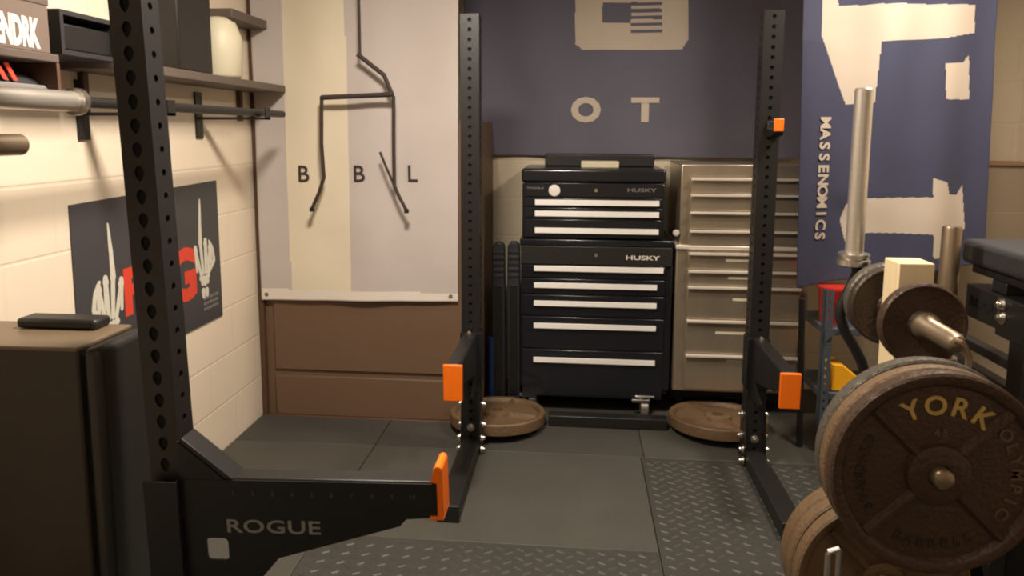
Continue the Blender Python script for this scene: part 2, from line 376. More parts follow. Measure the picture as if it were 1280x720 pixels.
# ---- spotter arms
ARM = [(0, .29), (-.0, 0)]
def arm_profile(L):   # side plate outline: s along the arm, z relative to the arm's top
    return [(0, 0), (L, 0), (L, -.078), (L-.07, -.083), (L-.085, -.10), (L-.37, -.185), (.165, -.25), (.13, -.285), (0, -.285)]
def spotter_arm(name, base, ex, L, label, group, pad, plate_side, deep=1.0, lettering=False):
    """base: top of the arm at the upright's face; ex: direction along the arm; one shaped side plate"""
    ex = Vector(ex); up = Vector((0, 0, 1))
    t = thing(name, base, label, 'spotter arm', group)
    W = .056
    X = frame(base, ex, up)          # local z = ex x up
    XX, d = (X @ Matrix.Translation((0, 0, plate_side*W/2))), -.005*plate_side
    P = [(x, y if y > -.09 else -.09+(y+.09)*deep) for x, y in arm_profile(L)]
    bmx = bmesh.new()
    outer = [bmx.verts.new((x, y, 0)) for x, y in P]; loops = [outer]
    if lettering: loops.append([bmx.verts.new((x, y, 0)) for x, y in rrect(.052, .104, -.193, -.140, .010)])
    es = [bmx.edges.new((l[i], l[(i+1) % len(l)])) for l in loops for i in range(len(l))]
    bmesh.ops.triangle_fill(bmx, edges=es, use_beauty=True); bmx.verts.index_update()
    vs = [v.co.copy() for v in bmx.verts]; fs = [tuple(v.index for v in f.verts) for f in bmx.faces]; n = len(vs)
    bd = [tuple(v.index for v in e.verts) for e in bmx.edges if e.is_boundary]
    bmx.free()
    plate = MB().add(vs+[v+Vector((0, 0, d)) for v in vs], fs+[tuple(i+n for i in f)[::-1] for f in fs]+[(a, b, b+n, a+n) for a, b in bd], XX).build('side_plate', 'steel2', t)
    MB().box(0, L, -.062, 0.004, -W/2+.004, W/2-.004, X).build('tube', 'steel', t, .003)
    B = -.285*deep
    for q in (-1, 1): MB().box(-.080, 0, B, 0, q*W/2+q*.010, q*W/2+q*.016, X).build('bracket_plate', 'steel2', t, .0015)
    MB().box(-.006, 0, B, 0, -W/2-.010, W/2+.010, X).build('bracket_face', 'steel2', t, .001)
    mb = MB(); mb.add([(0.004, .092, -W/2), (.012, .098, -W/2), (.125, .003, -W/2), (.108, .003, -W/2), (0.004, .092, W/2), (.012, .098, W/2), (.125, .003, W/2), (.108, .003, W/2)],
                      [(0, 1, 2, 3), (7, 6, 5, 4), (0, 4, 5, 1), (1, 5, 6, 2), (2, 6, 7, 3), (3, 7, 4, 0)], X) if lettering else MB().box(0, .02, .0045, .03, -W/2, W/2, X)
    br = mb.build('brace', 'steel', t, .001)
    if lettering:
        MB().prism([(.001, .001), (.106, .001), (.001, .090)], d, XX).build('brace_web', 'steel2', br)
    a_top, a_bot = pad; n = 8; pr = [(L+.002, a_bot), (L+.016, a_bot), (L+.016, a_top-.012)]
    if lettering: pr += [(L+.006+.010*math.cos(PI*i/n), a_top-.012+.012*math.sin(PI*i/n)) for i in range(1, n)]+[(L-.004, a_top-.012), (L-.012, .006), (L+.002, .004)]
    else: pr += [(L+.016, a_top), (L+.002, a_top)]
    pd = MB().prism(pr, .070, X @ Matrix.Translation((0, 0, -.035))).build('end_pad', 'orange', t, .003)
    if lettering:
        MB().box(L-.016, L+.016, a_bot-.006, a_bot+.001, -.035, .035, X).build('pad_foot', 'orange', pd, .002)
        Y = frame(base-Vector((0, W/2, 0)), ex, up)
        mb = MB(); text(mb, 'ROGUE', .031, Y @ Matrix.Translation((.213, -.124, 0)), .0008, 1.46, .012, space=1.05)
        mb.build('lettering', 'logo', plate)
        mb = MB()
        for k in range(10):
            text(mb, str(k+1), .011, Y @ Matrix.Translation((.125+k*.0458, -.036, 0)), .0005, 1, .01)
        mb.build('number_marks', 'dimprint', plate)
    b = MB(); bolt(b, X @ Vector((.03, .002+.0, 0)), (0, 0, 1), .009); b.build('bolt', 'chrome', br)
    return t
spotter_arm('spotter_arm', Vector((UXL, UY-HW-.002, .538)), (0, -1, 0), .415, 'orange-tipped spotter arm on the left upright of the far stand', 'spotter arms on the far stand', (.004, -.130), -1, .75)
spotter_arm('spotter_arm', Vector((UXR, UY-HW-.002, .548)), (0, -1, 0), .415, 'orange-tipped spotter arm on the right upright of the far stand', 'spotter arms on the far stand', (.004, -.122), 1, .75)

# ---- J-cups
def jcup(x, z, label):
    t = thing('bar_hook', (x, UY-HW, z), label, 'bar hook', 'bar hooks on the far stand')
    y = UY-HW
    mb = MB().prism([(0, 0), (.012, 0), (.014, -.03), (.072, -.034), (.082, -.024), (.084, .01), (.092, .01), (.092, -.045), (.08, -.055), (0, -.065)], .04, frame((x+.025, y, z), (0, -1, 0), (0, 0, 1)))
    mb.build('hook_plate', 'steel', t, .002)
    MB().box(x-.014, x+.022, y-.100, y-.092, z-.040, z+.008).build('plastic_face', 'orange', t, .003)
jcup(UXR+.005, 1.415, 'small orange-faced bar hook on the right upright of the far stand')

# ---- near stand, cropped by the left of the frame
NX0, NX1, NY0, NY1 = -.966, -.892, 1.468, 1.532
ns = thing('squat_stand', (-.914, 1.5, 0), 'near black upright with big keyhole slots beside the poster', 'squat rack')
u = upright_mesh(NX0, NX1, NY0, NY1, .07, 2.02, keyhole(.023, .034), round_hole(.017), .0508).build('upright', 'steel', ns)
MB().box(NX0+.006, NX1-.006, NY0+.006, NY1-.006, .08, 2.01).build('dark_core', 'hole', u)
MB().box(-1.02, -.32, NY0, NY1, MT, .07).build('foot', 'steel', ns, .004)
arm = spotter_arm('spotter_arm', Vector((NX1+.002, 1.485, .583)), (1, 0, 0), .592, 'large near spotter arm with grey lettering and an orange tip', None, (.046, -.074), 1, 1.0, True)
TILT = Matrix.Rotation(math.radians(-1.7), 4, 'Y')               # the near stand stands a little out of true
arm.matrix_world = Matrix.Translation(arm.location) @ TILT
pv = Vector((NX0, 1.5, .6))-ns.location
u.matrix_local = Matrix.Translation(pv) @ TILT @ Matrix.Translation(-pv)

# ------------------------------------------------------------------ weight plates
def plate_profile(R, t, hub=.058, hole=.0255, rim=.028, dish=.012):
    return [(hole, -.002), (hole, t+.002), (hub*.82, t+.002), (hub, t-.002), (hub+.004, t-dish), (R-rim-.006, t-dish), (R-rim, t-.003), (R-rim+.004, t),
            (R-.006, t), (R-.001, t-.005), (R, t*.5), (R-.001, .005), (R-.006, 0), (R-rim+.004, 0), (R-rim, .003), (R-rim-.006, dish), (hub+.004, dish), (hub, .002), (hub*.82, -.002), (hole, -.002)]
def weight_plate(name, R, t, mt, label, group=None, ribs=True, hub=.058, rim=.028, dish=.012, loc=(0, 0, 0), X=None, letters=None, hole=.0255, lettermat='dimletter'):
    """built about the local z axis with its good face at +z (z = t); X orients it"""
    X = X or Matrix.Identity(4)
    o = MB().lathe(plate_profile(R, t, hub, hole, rim, dish), None, 72)
    if ribs:
        for k in range(4):
            A = Matrix.Rotation(PI/4+k*PI/2, 4, 'Z'); r0, r1 = hub+.001, R-rim-.003; zb, zt = t-dish-.001, t-.001
            o.add([(r0, -.013, zb), (r0, .013, zb), (r1, .013, zb), (r1, -.013, zb), (r0, -.004, zt), (r0, .004, zt), (r1, .004, zt), (r1, -.004, zt)],
                  [(4, 5, 6, 7), (0, 1, 5, 4), (1, 2, 6, 5), (2, 3, 7, 6), (3, 0, 4, 7)], A)
    bmesh.ops.recalc_face_normals(o.bm, faces=o.bm.faces[:])
    me = bpy.data.meshes.new(name); o.bm.to_mesh(me); o.bm.free(); me.materials.append(M[mt]); me.shade_smooth(); me.set_sharp_from_angle(angle=math.radians(38))
    ob = bpy.data.objects.new(name, me); C.objects.link(ob); tag(ob, label, 'weight plate', group)
    ob.matrix_world = Matrix.Translation(loc) @ X
    ob['_o'] = (0, 0, 0)
    if letters:
        for (s, h, r, a0, step, mm, nm, flip) in letters:
            mb = MB(); n = len(s)
            for i, ch in enumerate(s):
                a = a0-(i-(n-1)/2)*step*(-1 if flip else 1)
                Y = Matrix.Translation((r*math.cos(a), r*math.sin(a), t-dish-.0005)) @ Matrix.Rotation(a-PI/2+(PI if flip else 0), 4, 'Z') @ Matrix.Translation((0, -h/2, 0))
                if ch != ' ': text(mb, ch, h, Y, .0035, 1.0, .018)
            mb.build(nm, mm, ob)
        del_key = ob.pop('_o') if False else None
    del ob['_o']
    return ob
FACE = frame((0, 0, 0), (1, 0, 0), (0, 0, 1))        # local z -> -Y, local y -> up
YORK = [('YORK', .041, .152, math.radians(86), math.radians(19), 'gold', 'lettering', False), ('45', .016, .092, math.radians(90), math.radians(10), 'dimletter', 'weight_number', False),
        ('OLYMPIC', .026, .160, math.radians(2), math.radians(11), 'dimletter', 'lettering', False), ('STANDARD', .020, .158, math.radians(182), math.radians(8), 'irondk', 'lettering', False),
        ('BARBELL', .020, .158, math.radians(270), math.radians(9), 'irondk', 'lettering', True)]
HX, HZ = .774, .651
weight_plate('weight_plate', .2245, .036, 'iron', 'large brown iron plate with gold lettering facing the viewer', 'large plates on the tree', rim=.026, dish=.013, loc=(HX, 1.536, HZ), X=FACE, letters=YORK, hub=.064)
weight_plate('weight_plate', .2245, .036, 'iron2', 'large tan-rimmed iron plate second from front of the big stack', 'large plates on the tree', rim=.026, loc=(HX+.001, 1.578, HZ-.002), X=FACE)
weight_plate('weight_plate', .2245, .036, 'irongrey', 'large grey-rimmed iron plate hindmost of the big stack', 'large plates on the tree', rim=.026, loc=(HX+.004, 1.622, HZ+.001), X=FACE)
LQ = at(1077, 690, y=1.79); LX, LZ = LQ.x, LQ.z
weight_plate('weight_plate', .203, .040, 'iron2', 'medium tan iron plate front of the low stack under the big plates', 'medium plates low on the tree', rim=.024, loc=(LX, 1.700, LZ), X=FACE, hub=.05)
weight_plate('weight_plate', .203, .040, 'iron2', 'medium tan iron plate in the middle of the low stack', 'medium plates low on the tree', rim=.024, loc=(LX-.002, 1.745, LZ+.001), X=FACE, hub=.05)
weight_plate('weight_plate', .203, .050, 'iron2', 'medium tan iron plate hindmost of the low stack', 'medium plates low on the tree', rim=.024, loc=(LX, 1.798, LZ), X=FACE, hub=.05)
SXP, SZP = .880, .888
weight_plate('weight_plate', .108, .030, 'iron', 'small brown iron plate in front of the pale wood post', 'small plates on the top peg', False, rim=.012, dish=.006, loc=(SXP, 1.865, SZP), X=FACE, hub=.035)
weight_plate('weight_plate', .114, .032, 'irondk', 'small dark iron plate just behind the pale wood post', 'small plates on the top peg', False, rim=.012, dish=.006, loc=(SXP+.01, 2.075, SZP-.003), X=FACE, hub=.035)
weight_plate('weight_plate', .114, .032, 'irongrey', 'small grey iron plate furthest behind the pale wood post', 'small plates on the top peg', False, rim=.012, dish=.006, loc=(SXP+.012, 2.112, SZP), X=FACE, hub=.035)
# plates lying on the stand's feet
T = Matrix.Rotation(math.radians(-4.5), 4, 'X')
weight_plate('weight_plate', .222, .052, 'iron2', 'brown iron plate lying flat at the foot of the left upright', 'plates lying behind the far stand', rim=.026, dish=.020, loc=(-.352, 3.158, .032), X=T @ Matrix.Rotation(.5, 4, 'Z'))
weight_plate('weight_plate', .222, .052, 'iron2', 'brown iron plate lying flat at the foot of the right upright', 'plates lying behind the far stand', rim=.026, dish=.020, loc=(.662, 3.205, .032), X=T @ Matrix.Rotation(-.35, 4, 'Z'))

# plate tree
pt = thing('plate_tree', (.86, 1.9, 0), 'steel and timber plate tree carrying the brown plates', 'plate tree')
MB().box(.850, .941, 1.93, 2.02, MT, 1.030).build('post', 'wood', pt, .003)
for s in (-1, 1):
    mb = MB(); mb.tube([(.895+s*.03, 1.86+.03, 1.0-.28), (.895+s*.25, 1.86+.03, .04)], .028, 4); mb.build('leg', 'steel2', pt)
for z, xx in ((HZ, .774), (LZ, LX)):
    MB().box(xx-.03, 2*.895-xx+.03, 1.83, 1.89, z-.03, z+.03).build('crossbar', 'steel2', pt, .003)
for x, z, y1 in ((HX, HZ, 1.478), (LX, LZ, 1.64)):
    X = Matrix.Translation((x, 1.85, z)) @ Vector((0, -1, 0)).to_track_quat('Z', 'Y').to_matrix().to_4x4(); L = 1.85-y1
    MB().lathe([(0, 0), (.0235, 0), (.0235, L-.012), (.020, L-.004), (.012, L), (0, L+.001)], X, 24).build('peg', 'oldsteel', pt)
X = Matrix.Translation((SXP, 2.16, SZP)) @ Vector((0, -1, 0)).to_track_quat('Z', 'Y').to_matrix().to_4x4()
MB().lathe([(0, 0), (.024, 0), (.024, .14), (.024, .325), (.036, .33), (.036, .345), (.026, .36), (.024, .47), (.019, .485), (.008, .492), (0, .492)], X, 24).build('peg', 'oldsteel', pt)
mb = MB().box(.60, 1.19, 1.84, 1.92, MT, .06); mb.box(.86, .93, 1.62, 2.2, MT, .06); mb.build('base', 'steel2', pt, .004)
# bent steel handle hanging from the small peg's end
q = [at(1194, 426, y=1.655), at(1200, 428, y=1.65), at(1206, 434, y=1.65), at(1211, 447, y=1.65), at(1210, 458, y=1.65), at(1205, 468, y=1.65)]
mb = MB().tube(q, .0075, 10)
q2 = [p+Vector((-.024, .02, 0)) for p in q[1:]]
t = mb.build('steel_hook', 'oldsteel'); tag(t, 'bent steel hook hanging at the tip of the small plates peg', 'hook')
# small chrome collar pair on the low peg
mb = MB()
a, b_ = at(1035, 692, y=1.5), at(1049, 688, y=1.5)
mb.tube([a, a-Vector((0, 0, .07))], .006, 10); mb.tube([b_, b_-Vector((0, 0, .07))], .006, 10); mb.tube([a+Vector((0, 0, .004)), b_+Vector((0, 0, .004))], .006, 10)
tag(mb.build('steel_clip', 'chrome'), 'small chrome clip in front of the low plate stack', 'clip')

# ------------------------------------------------------------------ vertical bars
def vbar(name, x, y, ztop, zcol, path, r, label, sm, cat='barbell'):
    t = thing(name, (x, y, 0), label, cat)
    X = Matrix.Translation((x, y, zcol)); L = ztop-zcol
    MB().lathe([(0, 0), (.0255, 0), (.0255, L-.004), (.022, L), (0, L)], X, 28).build('sleeve', sm, t)
    if path: MB().lathe([(0, -.036), (.03, -.036), (.046, -.032), (.046, -.016), (.040, -.012), (.040, -.006), (.044, -.004), (.044, .002), (.026, .004)], X, 28).build('collar', 'chrome', t)
    if path: MB().tube(path, r, 12).build('shaft', 'blackpl', t)
    return t
yb = 2.178
path = [at(px, py, y=yb) for px, py in ((1070, 330), (1072, 340), (1064, 358), (1053, 378), (1050, 396), (1056, 414), (1067, 432), (1077, 452), (1083, 475))]
path += [path[-1]+Vector((.0, 0, -.2)), Vector((path[-1].x+.0, yb, MT+.002))]
vbar('cambered_barbell', .828, yb, 1.50, 1.012, path, .016, 'barbell with black bent shaft standing upright, shiny sleeve', 'barsteel')
t = thing('barbell', (1.112, 2.2, 0), 'dull steel barbell standing upright right of the pale post', 'barbell')
MB().lathe([(0, .70), (.0265, .70), (.0265, 1.090), (.024, 1.097), (0, 1.097)], Matrix.Translation((1.112, 2.2, 0)), 28).build('sleeve', 'oldsteel', t)
MB().lathe([(0, .012), (.014, .012), (.014, .66), (.04, .665), (.04, .70), (0, .70)], Matrix.Translation((1.112, 2.2, 0)), 24).build('shaft', 'oldsteel', t)

# ------------------------------------------------------------------ black tool chest and roller cabinet
TY = 3.345; TX0, TX1 = -.262, .455
def drawer_front(t, x0, x1, z0, z1, y, hz, mt='tool', hm='alu', hx=None, hh=.026):
    d = MB().box(x0, x1, y-.012, y+.01, z0, z1).build('drawer', mt, t, .003)
    a, b = hx or (x0+.03, x1-.03)
    mb = MB(); X = frame((a, y-.012, hz), (0, -1, 0), (0, 0, 1))       # local z -> +-x
    mb.box(a, b, y-.028, y-.012, hz-hh/2, hz-hh/2+.004); mb.box(a, b, y-.030, y-.025, hz-hh/2, hz+hh/2); 
    mb.build('handle', hm, d, .0015)
def zat(py, y=TY, px=745): return at(px, py, y=y).z
tc = thing('tool_chest', (.1, 3.55, .862), 'black top tool chest with three pale drawer handles, stacked on the roller cabinet', 'tool chest')
c0, c1 = TX0+.006, TX1-.045
MB().box(c0, c1, TY, 3.76, .868, 1.130).build('body', 'tool', tc, .005)
ld = MB().box(c0-.003, c1+.003, TY-.012, 3.77, 1.134, 1.200).build('lid', 'tool', tc, .012, seg=3)
MB().box(c0+.01, c1-.01, TY-.016, TY, zat(246), zat(229)).build('nameplate', 'tool', tc, .002)
fr = MB()
Xf = lambda px, py, y: frame(at(px, py, y=y), (1, 0, 0), (0, 0, 1))
text(fr, 'HUSKY', .017, Xf(802, 240, TY-.0165), .001, 1.75, .01); text(fr, 'TOOLS', .008, Xf(669, 236, TY-.0165), .001, 2.2, .02)
fr.build('lettering', 'greyprint', tc)
MB().lathe([(0, 0), (.026, 0), (.027, .003), (.02, .005), (0, .005)], Matrix.Translation(at(693, 238, y=TY-.016)) @ FACE, 28).build('badge', 'white', tc)
MB().lathe([(0, 0), (.008, 0), (.008, .006), (0, .006)], Matrix.Translation(at(745, 238, y=TY-.016)) @ FACE, 16).build('lock', 'chrome', tc)
hx = (at(669, 270, y=TY).x, at(823, 270, y=TY).x)
for a, b, h in ((247.5, 258.5, 253), (260, 272.5, 267), (274.5, 297, 288)):
    drawer_front(tc, c0+.012, c1-.012, zat(b), zat(a), TY, zat(h), hx=hx)
rc = thing('roller_cabinet', (.1, 3.55, 0), 'black roller tool cabinet with five long pale handles, on casters', 'tool chest')
body = MB().box(TX0, TX1, TY, 3.78, .135, .862).build('body', 'tool', rc, .006)
MB().box(TX1-.004, TX1+.010, TY+.03, 3.74, .60, .74).build('side_handle', 'steel', rc, .004)
MB().box(TX0-.004, TX1+.004, TY-.010, 3.78, .834, .866).build('top_rail', 'tool', rc, .005)
MB().box(TX0+.006, TX1-.006, TY-.014, TY, zat(331), zat(308)).build('nameplate', 'door', rc, .003)
fr = MB(); text(fr, 'HUSKY', .020, Xf(803, 325, TY-.0145), .001, 1.75, .02); fr.build('lettering', 'white', rc)
MB().lathe([(0, 0), (.008, 0), (.008, .006), (0, .006)], Matrix.Translation(at(745, 319, y=TY-.014)) @ FACE, 16).build('lock', 'chrome', rc)
for i, (a, b, h) in enumerate(((332, 347.5, 335.5), (349, 367.5, 356.5), (369.5, 395, 379), (397, 436, 407), (438, 496, 449.5))):
    drawer_front(rc, TX0+.012, TX1-.035, zat(b), zat(a), TY, zat(h), hx=(hx[0]-.002, hx[1]+(.028 if i == 0 else 0)))
MB().box(TX0+.01, TX1-.01, TY+.01, 3.77, .115, .137).build('base_frame', 'steel2', rc, .003)
for x in (TX0+.06, TX1-.115):
    for y in (3.39, 3.70):
        mm = 'chrome' if x > 0 and y < 3.5 else 'slotted'
        if mm == 'chrome': y -= .03
        k = MB(); k.box(x-.045, x+.045, y-.035, y+.035, .106, .114); k.box(x-.022, x-.018, y-.035, y+.02, .035, .110); k.box(x+.018, x+.022, y-.035, y+.02, .035, .110)
        k.box(x-.062, x+.02, y-.052, y-.036, .086, .100)
        k = k.build('caster', mm, rc, .001)
        MB().cyl((x-.016, y-.01, .055), (x+.016, y-.01, .055), .0425, None, 28).build('wheel', 'barsteel' if mm == 'chrome' else 'sawh', k)

# cream and dark items on the chest lid
tag(MB().box(.02, .20, 3.42, 3.52, 1.2005, 1.232).build('small_carton', 'whitepl', bevel=.004), 'flat cream carton lying on the tool chest lid', 'box')
tag(MB().box(-.16, .38, 3.56, 3.68, 1.2005, 1.262).build('dark_case', 'blackpl', bevel=.006), 'long dark case at the back of the tool chest lid', 'case')

# ------------------------------------------------------------------ stainless tool cabinet
SY0 = 3.35; S0, S1 = .470, 1.085
ss = thing('steel_tool_cabinet', (.78, 3.56, 0), 'stainless steel drawer cabinet to the right of the black tool chest', 'tool chest')
zz = lambda py: at(900, py, y=SY0).z
MB().box(S0, S1, SY0, 3.77, zz(490), zz(311)).build('lower_body', 'inox', ss, .006)
MB().box(S0+.012, S1-.03, SY0+.004, 3.77, zz(309), 1.225).build('upper_body', 'inox', ss, .006)
MB().box(S0-.004, S1+.004, SY0-.014, 3.775, zz(311)-.004, zz(307)).build('worktop_lip', 'inoxlip', ss, .004)
MB().box(S0+.01, S1-.01, SY0+.11, 3.76, .062, zz(491)).build('plinth', 'steel2', ss, .003)
MB().lathe([(0, 0), (.014, 0), (.016, .006), (.012, .012), (0, .013)], Matrix.Translation(at(845, 291, y=SY0)) @ FACE, 20).build('lock_knob', 'inoxlip', ss)
fx0, fx1 = S0+.055, S1-.045
def sdrawer(a, b, stripx=None, stripw=0):
    z1, z0 = zz(a), zz(b)
    d = MB().box(fx0, fx1, SY0-.012, SY0+.01, z0+.002, z1-.002).build('drawer', 'inox', ss, .003)
    k = MB(); k.box(fx0, fx1, SY0-.032, SY0-.010, z1-.006, z1-.001); k.box(fx0, fx1, SY0-.034, SY0-.029, z1-.012, z1-.001)
    k.build('lip_handle', 'inoxlip', d, .001)
    if stripw:
        c = at(935, stripx, y=SY0-.012); MB().box(c.x-stripw, c.x+.01, SY0-.0135, SY0-.012, c.z-.006, c.z+.006).build('pale_strip', 'label', d)  # short pale strip on the drawer front
for a, b in ((222, 242), (242, 264), (264, 287), (287, 306)): sdrawer(a, b)
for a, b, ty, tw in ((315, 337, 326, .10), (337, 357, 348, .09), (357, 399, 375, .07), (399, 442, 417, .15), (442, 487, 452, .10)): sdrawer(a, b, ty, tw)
for x in (S0+.06, S1-.06):
    for y in (3.52, 3.70):
        MB().cyl((x-.016, y, .037), (x+.016, y, .037), .025, None, 24).build('wheel', 'sawh', ss)

# ------------------------------------------------------------------ folded sawhorses + blue item
def sawhorse(x, y, label):
    t = thing('folding_sawhorse', (x, y, MT), label, 'sawhorse', 'folded sawhorses in the gap')
    w = .032; zt = .835
    X = frame((x-w, y-.03, 0), (1, 0, 0), (0, 0, 1))
    pr = [(0.004, .02), (2*w+.004, .02), (2*w, .55), (2*w-.002, zt-.03)]+[(w+(w-.002)*math.cos(PI*i/8), zt-.03+.03*math.sin(PI*i/8)) for i in range(1, 8)]+[(.002, zt-.03), (0, .55)]
    MB().prism(pr, -.05, X).build('leg_panel', 'sawh', t, .006)
    MB().prism([(.014, .06), (2*w-.006, .06), (2*w-.014, .62), (.014, .62)], .006, X).build('inner_rib', 'blackpl', t, .002)
    mb = MB()
    for k in range(5): mb.box(x-w+.004, x+w-.004, y-.036, y-.028, .66+k*.03, .676+k*.03)
    mb.build('grip_ridges', 'sawh', t, .002)
    MB().box(x-w, x+w+.003, y-.04, y+.03, MT, .035).build('foot', 'blackpl', t, .004)
sawhorse(-.376, 3.44, 'left one of the two folded charcoal sawhorses beside the tool chest')
sawhorse(-.304, 3.46, 'right one of the two folded charcoal sawhorses beside the tool chest')
tag(MB().cyl((-.412, 3.42, MT), (-.412, 3.42, .34), .016, .013).cyl((-.412, 3.42, .34), (-.412, 3.42, .355), .017).build('blue_pole', 'blue', smooth=50), 'short dark blue pole standing between brown boarding and the sawhorses', 'pole')

# ------------------------------------------------------------------ shelving at the right
sh = thing('slotted_shelf', (1.2, 3.05, 0), 'grey slotted steel shelf unit below the navy flag', 'shelf')
def slotted_post(x, y, z1):
    mb = MB(); holed_strip(mb, frame((x+.02, y, 0), (1, 0, 0), (0, 0, 1)), .036, MT, z1, .034, keyhole(.010, .016, 8), .003)
    mb.box(x+.002, x+.004, y, y+.036, MT, z1); return mb.build('slotted_post', 'slotted', sh)
slotted_post(1.035, 3.0, .725); slotted_post(1.50, 3.0, .725); slotted_post(1.5, 3.28, .725)
for z in (.56, .28): MB().box(1.04, 1.535, 3.004, 3.31, z-.03, z).build('shelf_board', 'slotted', sh, .002)
MB().prism([(1.042, .50), (1.10, .56), (1.042, .56)], .004, frame((0, 2.996, 0), (1, 0, 0), (0, 0, 1))).build('corner_brace', 'slotted', sh)
tag(MB().lathe([(0, 0), (.05, 0), (.062, .14), (.066, .145), (.066, .155), (0, .155)], Matrix.Translation((1.06+.05, 3.12, .561)), 32).build('red_tub', 'redpl'), 'red plastic tub standing on the slotted shelf under the flag', 'tub')
tag(MB().prism([(-.03, 0), (.10, 0), (.10, .05), (.02, .115), (-.03, .12)], .12, frame((1.115, 3.02+.12, .281), (1, 0, 0), (0, 0, 1))).build('yellow_case', 'yellow', bevel=.006), 'yellow case on the lower slotted shelf', 'case')
tag(MB().box(1.24, 1.50, 3.03, 3.28, .5605, .66).build('dark_case', 'darkcloth', bevel=.01), 'dark case on the slotted shelf behind the wood post', 'case')
tag(MB().cyl((.985, 3.06, MT), (.975, 3.10, .66), .013).build('black_pipe', 'blackpl', smooth=50), 'thin black pipe standing at the right edge of the stainless cabinet', 'pipe')

# ------------------------------------------------------------------ hyperextension machine at right edge
hy = thing('back_extension_machine', (1.35, 1.95, 0), 'black steel exercise bench with slate pad at the right edge', 'exercise machine')
MB().box(1.205, 1.56, 1.40, 2.325, .970, 1.046).build('pad', 'pad', hy, .018, seg=3)
MB().box(1.22, 1.55, 1.42, 2.28, .947, .969).build('pad_board', 'steel2', hy, .002)
bm_ = MB().box(1.205, 1.280, 1.42, 2.275, .812, .912).build('side_beam', 'steel', hy, .004)
fr = MB(); text(fr, 'ROGUE', .030, frame((1.2045, 2.165, .850), (0, -1, 0), (0, 0, 1)), .001, 1.25, .015); fr.build('lettering', 'hole', bm_)
MB().box(1.47, 1.54, 1.42, 2.275, .812, .912).build('side_beam', 'steel', hy, .004)
MB().box(1.22, 1.54, 2.10, 2.17, .912, .946).build('cross_plate', 'steel', hy, .003)
for x in (1.205, 1.47): MB().box(x, x+.076, 1.965, 2.041, MT, .905).build('post', 'steel', hy, .004)
MB().box(1.20, 1.206, 1.955, 2.10, .80, .91).build('gusset_plate', 'steel', hy, .001)
for q in ((1.199, 2.078, .891), (1.199, 2.072, .856)):
    b = MB(); bolt(b, q, (-1, 0, 0), .014); b.build('bolt', 'chrome', hy)
MB().box(1.285, 1.47, 1.98, 2.04, .60, .66).build('crossbar', 'steel', hy, .003)
for z in (.70, .62): MB().box(1.285, 1.325, 2.041, 2.75, z-.03, z).build('lower_rail', 'steel', hy, .003)
for x in (1.205, 1.47): MB().box(x, x+.076, 1.3, 2.75, MT, .07).build('foot', 'steel', hy, .004)
for x in (1.285,): MB().box(x, x+.04, 2.71, 2.75, .07, .70).build('post', 'steel', hy, .003)

# ------------------------------------------------------------------ taupe cabinet far right
tp = thing('tall_board', (2.1, 3.74, 0), 'taupe wooden cupboard standing against the back wall at the far right', 'cupboard')
MB().box(1.80, 2.19, 3.60, 3.795, MT-.01, at(1240, 207, y=3.6).z).build('body', 'taupe', tp, .004)
MB().box(1.83, 2.175, 3.588, 3.60, .06, at(1240, 265, y=3.6).z).build('door', 'taupe', tp, .004)
MB().box(1.79, 2.195, 3.585, 3.797, at(1240, 207, y=3.6).z, at(1240, 203, y=3.6).z).build('top_board', 'tanstrip', tp, .003)

# ------------------------------------------------------------------ cloths
def fold(x, z, p):
    return p[0]*math.sin(x*p[1]+z*p[2])+p[3]*math.sin(x*p[4]-z*p[5]+1.3)+.006*noise.noise(Vector((x*5, z*4, p[0]*50)))
def inside(x, y, poly):
    c = False; n = len(poly); j = n-1
    for i in range(n):
        xi, yi = poly[i]; xj, yj = poly[j]
        if (yi > y) != (yj > y) and x < (xj-xi)*(y-yi)/(yj-yi)+xi: c = not c
        j = i
    return c
def cloth(name, corners, Y, p, base, regions, parent, step=.008):
    """cloth hung in the plane y=Y; corners (x,z): tl, tr, br, bl; regions: list of (polygon, material name)"""
    tl, tr, br, bl = [Vector(c) for c in corners]
    nx = int((tr-tl).length/step); nz = int((tl-bl).length/step); vs = []; fs = []; P2 = []
    for j in range(nz+1):
        for i in range(nx+1):
            u, v = i/nx, j/nz; q = tl.lerp(tr, u).lerp(bl.lerp(br, u), v)
            vs.append((q.x, Y+fold(q.x, q.y, p), q.y)); P2.append((q.x, q.y))
    mats = [base]+sorted({m for _, m in regions}); fm = []
    for j in range(nz):
        for i in range(nx):
            a = j*(nx+1)+i; fs.append((a, a+nx+1, a+nx+2, a+1))
            cx = (P2[a][0]+P2[a+nx+2][0])/2; cz = (P2[a][1]+P2[a+nx+2][1])/2; k = 0
            for poly, m in regions:
                if inside(cx, cz, poly): k = mats.index(m)
            fm.append(k)
    me = bpy.data.meshes.new(name); me.from_pydata([Vector(v)-parent.location for v in vs], [], fs)
    for m in mats: me.materials.append(M[m])
    me.polygons.foreach_set('material_index', fm); me.shade_smooth()
    o = bpy.data.objects.new(name, me); C.objects.link(o); o.parent = parent
    s = o.modifiers.new('s', 'SOLIDIFY'); s.thickness = .0015; s.offset = 0
    return o
def on_cloth(mb, Y, p, off=.004):
    for v in mb.bm.verts: v.co.y += fold(v.co.x, v.co.z, p)-off
    return mb
def pxz(pts, Y): return [(lambda q: (q.x, q.z))(at(a, b, y=Y)) for a, b in pts]
